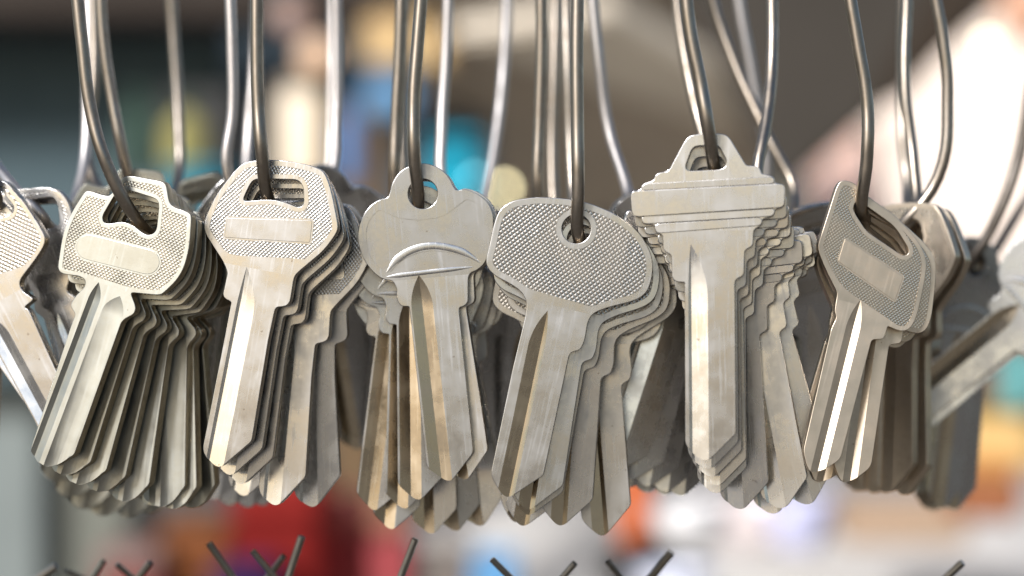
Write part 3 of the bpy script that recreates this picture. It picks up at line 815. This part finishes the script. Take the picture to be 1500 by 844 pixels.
# left: slate shutter, dark beam, pale lower panel
o = slab('shutter', rect(-420, -10, 330, 560, 2.2), .05, pt('slate shutter', (.088,.125,.138))); setp(o, 'slate grey shutter filling the upper left behind the keys', 'shutter')
o = slab('wooden_beam', rect(-420, -190, 1120, 28, 2.02), .12, pt('dark beam', (.045,.036,.03))); setp(o, 'dark brown beam along the top behind the wires', 'beam')
o = slab('wall_panel', rect(-420, 545, 190, 1050, 2.3), .05, pt('sage panel', (.185,.19,.16))); setp(o, 'pale sage panel filling the lower left corner', 'panel')
o = slab('wall_panel', rect(-420, 545, 60, 1050, 2.26), .03, pt('cool sage panel', (.21,.235,.225))); setp(o, 'cooler grey green panel at the left edge before the sage one', 'panel')
o = slab('signboard', rect(235, 130, 345, 300, 2.1), .04, pt('dim board', (.06,.06,.058))); setp(o, 'dim grey board between the first two wires', 'board')
bottle(272, 268, 62, 118, 1.9, pt('olive yellow glass', (.30,.27,.10)), pt('green cap', (.06,.10,.07)), 'olive yellow bottle behind the oval panel and six-sided keys')
crate('box', 238, 244, 330, 300, 1.85, .06, pt('cyan card', (.02,.24,.34)), pt('cyan lid', (.02,.24,.34)), 'cyan box low between the oval panel and six-sided keys', 'box')
bottle(205, 262, 50, 130, 2.0, pt('dull green glass', (.05,.085,.065)), pt('dull green cap', (.05,.08,.06)), 'dull green bottle beside the olive yellow one')
# centre left: dark partition with lit things on it
o = slab('partition', rect(318, 20, 560, 900, 2.35), .05, pt('blue black partition', (.055,.075,.09))); setp(o, 'blue black partition behind the six-sided keys', 'partition')
root = bpy.data.objects.new('lamp', None); COL.objects.link(root); root.location = P(438, 262, 1.8)
lathe('tube', [(26,0),(28,4),(28,110),(24,128)], 438, 262, 1.8, lit('warm tube', (1,.80,.55), .95), root)
lathe('cap', [(24,128),(28,130),(28,142),(20,146)], 438, 262, 1.8, pt('lamp cap', (.34,.27,.2)), root)
setp(root, 'upright cream tube lamp glowing behind the six-sided keys', 'lamp')
glint_globe(462, 80, 26, 1.7, (1,.58,.30), .75, 'orange tan sun glint, a glowing globe above the cream tube lamp')
glint_globe(424, 22, 24, 1.7, (.7,.33,.2), .4, 'dim reddish sun glint, a glowing globe at the top above the orange tan one')
bottle(511, 268, 36, 130, 1.75, pt('blue plastic', (.09,.2,.42)), pt('blue cap', (.09,.18,.34)), 'blue bottle beside the cream tube lamp')
o = slab('wooden_post', rect(478, 150, 560, 1050, 2.0), .06, pt('brown post', (.15,.10,.055))); setp(o, 'brown wooden post between the six-sided and round keys', 'post')
o = slab('signboard', rect(532, 22, 660, 98, 1.95), .03, pt('tan board', (.55,.38,.19))); setp(o, 'tan board high behind the round key wires', 'board')
crate('box', 528, 98, 612, 172, 1.9, .08, pt('steel blue card', (.13,.26,.42)), pt('steel blue lid', (.12,.2,.3)), 'steel blue box behind the round key wires', 'box')
o = slab('signboard', rect(540, 170, 720, 470, 2.2), .03, pt('slate blue board', (.075,.095,.115))); setp(o, 'slate blue board behind the round keys', 'board')
crate('box', 628, 196, 704, 300, 1.7, .06, pt('teal card', (.015,.30,.42)), pt('teal lid', (.02,.26,.36)), 'bright teal box right of the round key loop', 'box')
glint_globe(696, 264, 6, 1.62, (.13,.42,.50), 8, 'small cyan sun glint, a glowing globe beside the round key loop')
glint_globe(738, 276, 7, 1.6, (1,.87,.5), 9, 'small yellow sun glint, a glowing globe left of the broad knurled key')
# centre: sloping canopy underside in layers
o = slab('canopy', [P(560,-120,1.75), P(1330,-190,1.75), P(1080,330,2.6), P(640,330,2.6)], .04, pt('taupe canopy', (.40,.34,.265))); setp(o, 'taupe canopy underside sloping behind the broad and stepped key wires', 'canopy')
o = slab('canopy_fold', [P(660,60,1.62), P(900,20,1.62), P(1130,150,1.75), P(1100,205,1.75)], .03, pt('light taupe fold', (.62,.54,.43))); setp(o, 'lighter taupe fold slanting under the canopy', 'awning fold')
o = slab('signboard', rect(690, 190, 1290, 560, 2.62), .05, pt('olive grey board', (.17,.165,.135))); setp(o, 'olive grey board behind the broad and stepped keys', 'board')
# right: dark awning edge and a sunlit slope beyond
o = slab('awning', [P(990,-30,1.7), P(1540,-120,1.7), P(1455,15,1.7), P(1150,285,1.7)], .05, pt('charcoal awning', (.055,.048,.04))); setp(o, 'charcoal awning edge slanting across the upper right', 'awning')
o = slab('awning_rail', [P(1390,-60,1.6), P(1500,-60,1.6), P(1330,140,1.6), P(1270,165,1.6)], .03, pt('dark brown rail', (.04,.03,.022))); setp(o, 'dark brown rail slanting under the charcoal awning', 'rail')
o = slab('roof', [P(1080,-300,3.6), P(1900,-300,3.0), P(1900,520,2.4), P(1080,520,3.0)], .05, pt('sunlit cream roof', (.74,.62,.52), .9, .16, scale=5)); setp(o, 'sunlit cream roof slope at the right edge', 'roof')
o = slab('cloth', [P(1170,235,2.6), P(1260,170,2.6), P(1330,420,2.3), P(1170,420,2.3)], .02, pt('salmon cloth', (.85,.62,.52)), None, 0, 12, .01); setp(o, 'salmon pink cloth between the stepped and warm-tinted keys', 'cloth')
o = slab('cloth', [P(1450,-60,2.4), P(1560,-60,2.4), P(1560,50,2.3), P(1475,40,2.3)], .02, pt('peach cloth', (.7,.42,.28)), None, 0, 12, .01); setp(o, 'peach cloth in the upper right corner', 'cloth')
glint_globe(1446, 62, 8, 2.0, (1,.86,.62), 5, 'cream sun glint, a glowing globe in the upper right corner')
# lower right: shop goods
o = slab('counter', [P(560,560,3.0), P(1900,560,3.0), P(1900,1100,1.9), P(560,1100,1.9)], .05, pt('pale counter', (.66,.63,.59))); setp(o, 'pale sloping counter below the keys', 'counter')
o = slab('signboard', rect(1330, 470, 1800, 640, 2.0), .03, pt('mauve brown board', (.28,.19,.15))); setp(o, 'mauve brown board in the lower right behind the tan key', 'board')
bottle(1494, 600, 46, 110, 1.7, pt('teal plastic', (.12,.38,.38)), pt('teal cap', (.3,.5,.5)), 'teal bottle at the right edge under the tan key')
crate('box', 1395, 592, 1560, 690, 1.75, .1, pt('amber card', (.66,.45,.19)), pt('olive lid', (.22,.18,.06)), 'amber box with olive lid at the lower right', 'box', .14)
crate('box', 1405, 672, 1500, 764, 1.7, .1, pt('rust card', (.33,.13,.06)), pt('orange lid', (.55,.27,.09)), 'rust red box with orange lid under the amber one', 'box', .3)
o = slab('plinth', rect(1240, 735, 1420, 800, 2.1), .1, pt('tan stone', (.42,.30,.21))); setp(o, 'tan block beside the rust red box', 'block')
# lower middle: bright bowls, orange bottle, black bag
def bowl(cx, cy, w, h, y, mat, label):
    o = lathe('bowl', [(w*.22,0),(w*.3,h*.04),(w*.44,h*.5),(w*.5,h),(w*.47,h),(w*.4,h*.5),(w*.2,h*.15)], cx, cy, y, mat); return setp(o, label, 'bowl', 'bowls on the counter')
o = slab('signboard', rect(718, 500, 800, 700, 2.2), .03, pt('cream board', (.8,.72,.66))); setp(o, 'cream board showing between the round and broad blades', 'board')
bowl(1010, 800, 120, 62, 1.6, pt('white glaze', (.82,.80,.79), .2), 'white bowl below the stepped keys, left one')
bowl(1100, 805, 150, 75, 1.75, pt('blush glaze', (.82,.72,.70), .2), 'blush bowl in the middle under the stepped blades')
bowl(1172, 805, 110, 74, 1.65, pt('lilac glaze', (.62,.62,.85), .2), 'lilac bowl under the warm-tinted blades')
bowl(985, 900, 130, 66, 1.5, pt('pale blue glaze', (.70,.72,.82), .2), 'pale blue bowl at the bottom edge under the stepped keys')
glint_globe(1140, 782, 10, 1.7, (1,.95,.93), 3.5, 'white sun glint, a globe glowing below the stepped blades')
bottle(932, 800, 56, 140, 1.65, pt('orange red plastic', (.55,.13,.04)), pt('pink cap', (.6,.25,.25)), 'orange red bottle between the broad and stepped blades')
o = lathe('bag', [(70,0),(82,20),(80,50),(50,82),(20,92)], 960, 880, 1.6, pt('black cloth', (.022,.02,.018))); setp(o, 'black bag at the bottom below the stepped keys', 'bag')
crate('box', 690, 812, 760, 900, 1.8, .06, pt('sky blue card', (.14,.36,.62)), pt('sky blue lid', (.16,.38,.62)), 'sky blue box at the bottom edge under the broad keys', 'box')
crate('box', 560, 785, 690, 900, 1.95, .1, pt('grey tan card', (.34,.29,.25)), pt('grey lid', (.40,.37,.34)), 'grey tan box at the bottom under the round keys', 'box')
# lower left: dark red boxes and friends
crate('box', 335, 700, 470, 900, 1.8, .12, pt('dark red card', (.17,.012,.01)), pt('red lid', (.24,.02,.016)), 'dark red box under the six-sided keys', 'box', .3)
crate('box', 455, 735, 530, 900, 1.86, .12, pt('crimson card', (.34,.06,.06)), pt('rose lid', (.40,.12,.10)), 'crimson box right of the dark red one', 'box', .3)
crate('box', 232, 770, 335, 900, 1.9, .12, pt('cinnamon card', (.24,.085,.03)), pt('cinnamon lid', (.2,.075,.03)), 'cinnamon brown box under the oval panel keys', 'box', .3)
crate('box', 300, 838, 400, 920, 1.7, .1, pt('indigo card', (.035,.02,.09)), pt('indigo lid', (.04,.02,.08)), 'indigo box at the bottom edge before the dark red one', 'box', .3)
crate('box', 140, 808, 236, 920, 1.85, .1, pt('maroon card', (.22,.05,.045)), pt('mauve lid', (.25,.16,.14)), 'maroon box at the bottom left corner', 'box', .3)
crate('box', 545, 735, 600, 900, 1.75, .1, pt('raspberry card', (.36,.07,.075)), pt('brick lid', (.3,.14,.09)), 'raspberry box under the left of the round keys', 'box', .3)
bottle(215, 790, 34, 60, 1.8, pt('near black glass', (.02,.018,.02)), pt('black cap', (.02,.02,.02)), 'near black bottle half hidden below the oval panel keys')


# ------------------------------------------------------------------ light
SUN_EL, SUN_AZ = 30.0, 216.0       # azimuth clockwise from +y: behind the camera, to the left
w = bpy.data.worlds.new('World'); scene.world = w; w.use_nodes = True
nt = w.node_tree
sky = nt.nodes.new('ShaderNodeTexSky'); sky.sky_type = 'NISHITA'; sky.sun_disc = False
sky.sun_elevation = R(SUN_EL); sky.sun_rotation = R(SUN_AZ); sky.dust_density = 1.3; sky.air_density = 1.0
nt.links.new(sky.outputs[0], nt.nodes['Background'].inputs[0])
nt.nodes['Background'].inputs[1].default_value = 0.085
sd = bpy.data.lights.new('sun', 'SUN'); sd.energy = 4.0; sd.angle = R(14); sd.color = (1, .985, .985)
so = bpy.data.objects.new('sun', sd); COL.objects.link(so)
d = Vector((math.sin(R(SUN_AZ))*math.cos(R(SUN_EL)), math.cos(R(SUN_AZ))*math.cos(R(SUN_EL)), math.sin(R(SUN_EL))))
so.rotation_euler = d.to_track_quat('Z', 'Y').to_euler()
so.location = d*3
scene.view_settings.view_transform = 'Standard'
scene.view_settings.look = 'None'
scene.view_settings.exposure = 0.42
scene.view_settings.gamma = 1
scene.render.engine = 'CYCLES'
scene.cycles.use_denoising = True
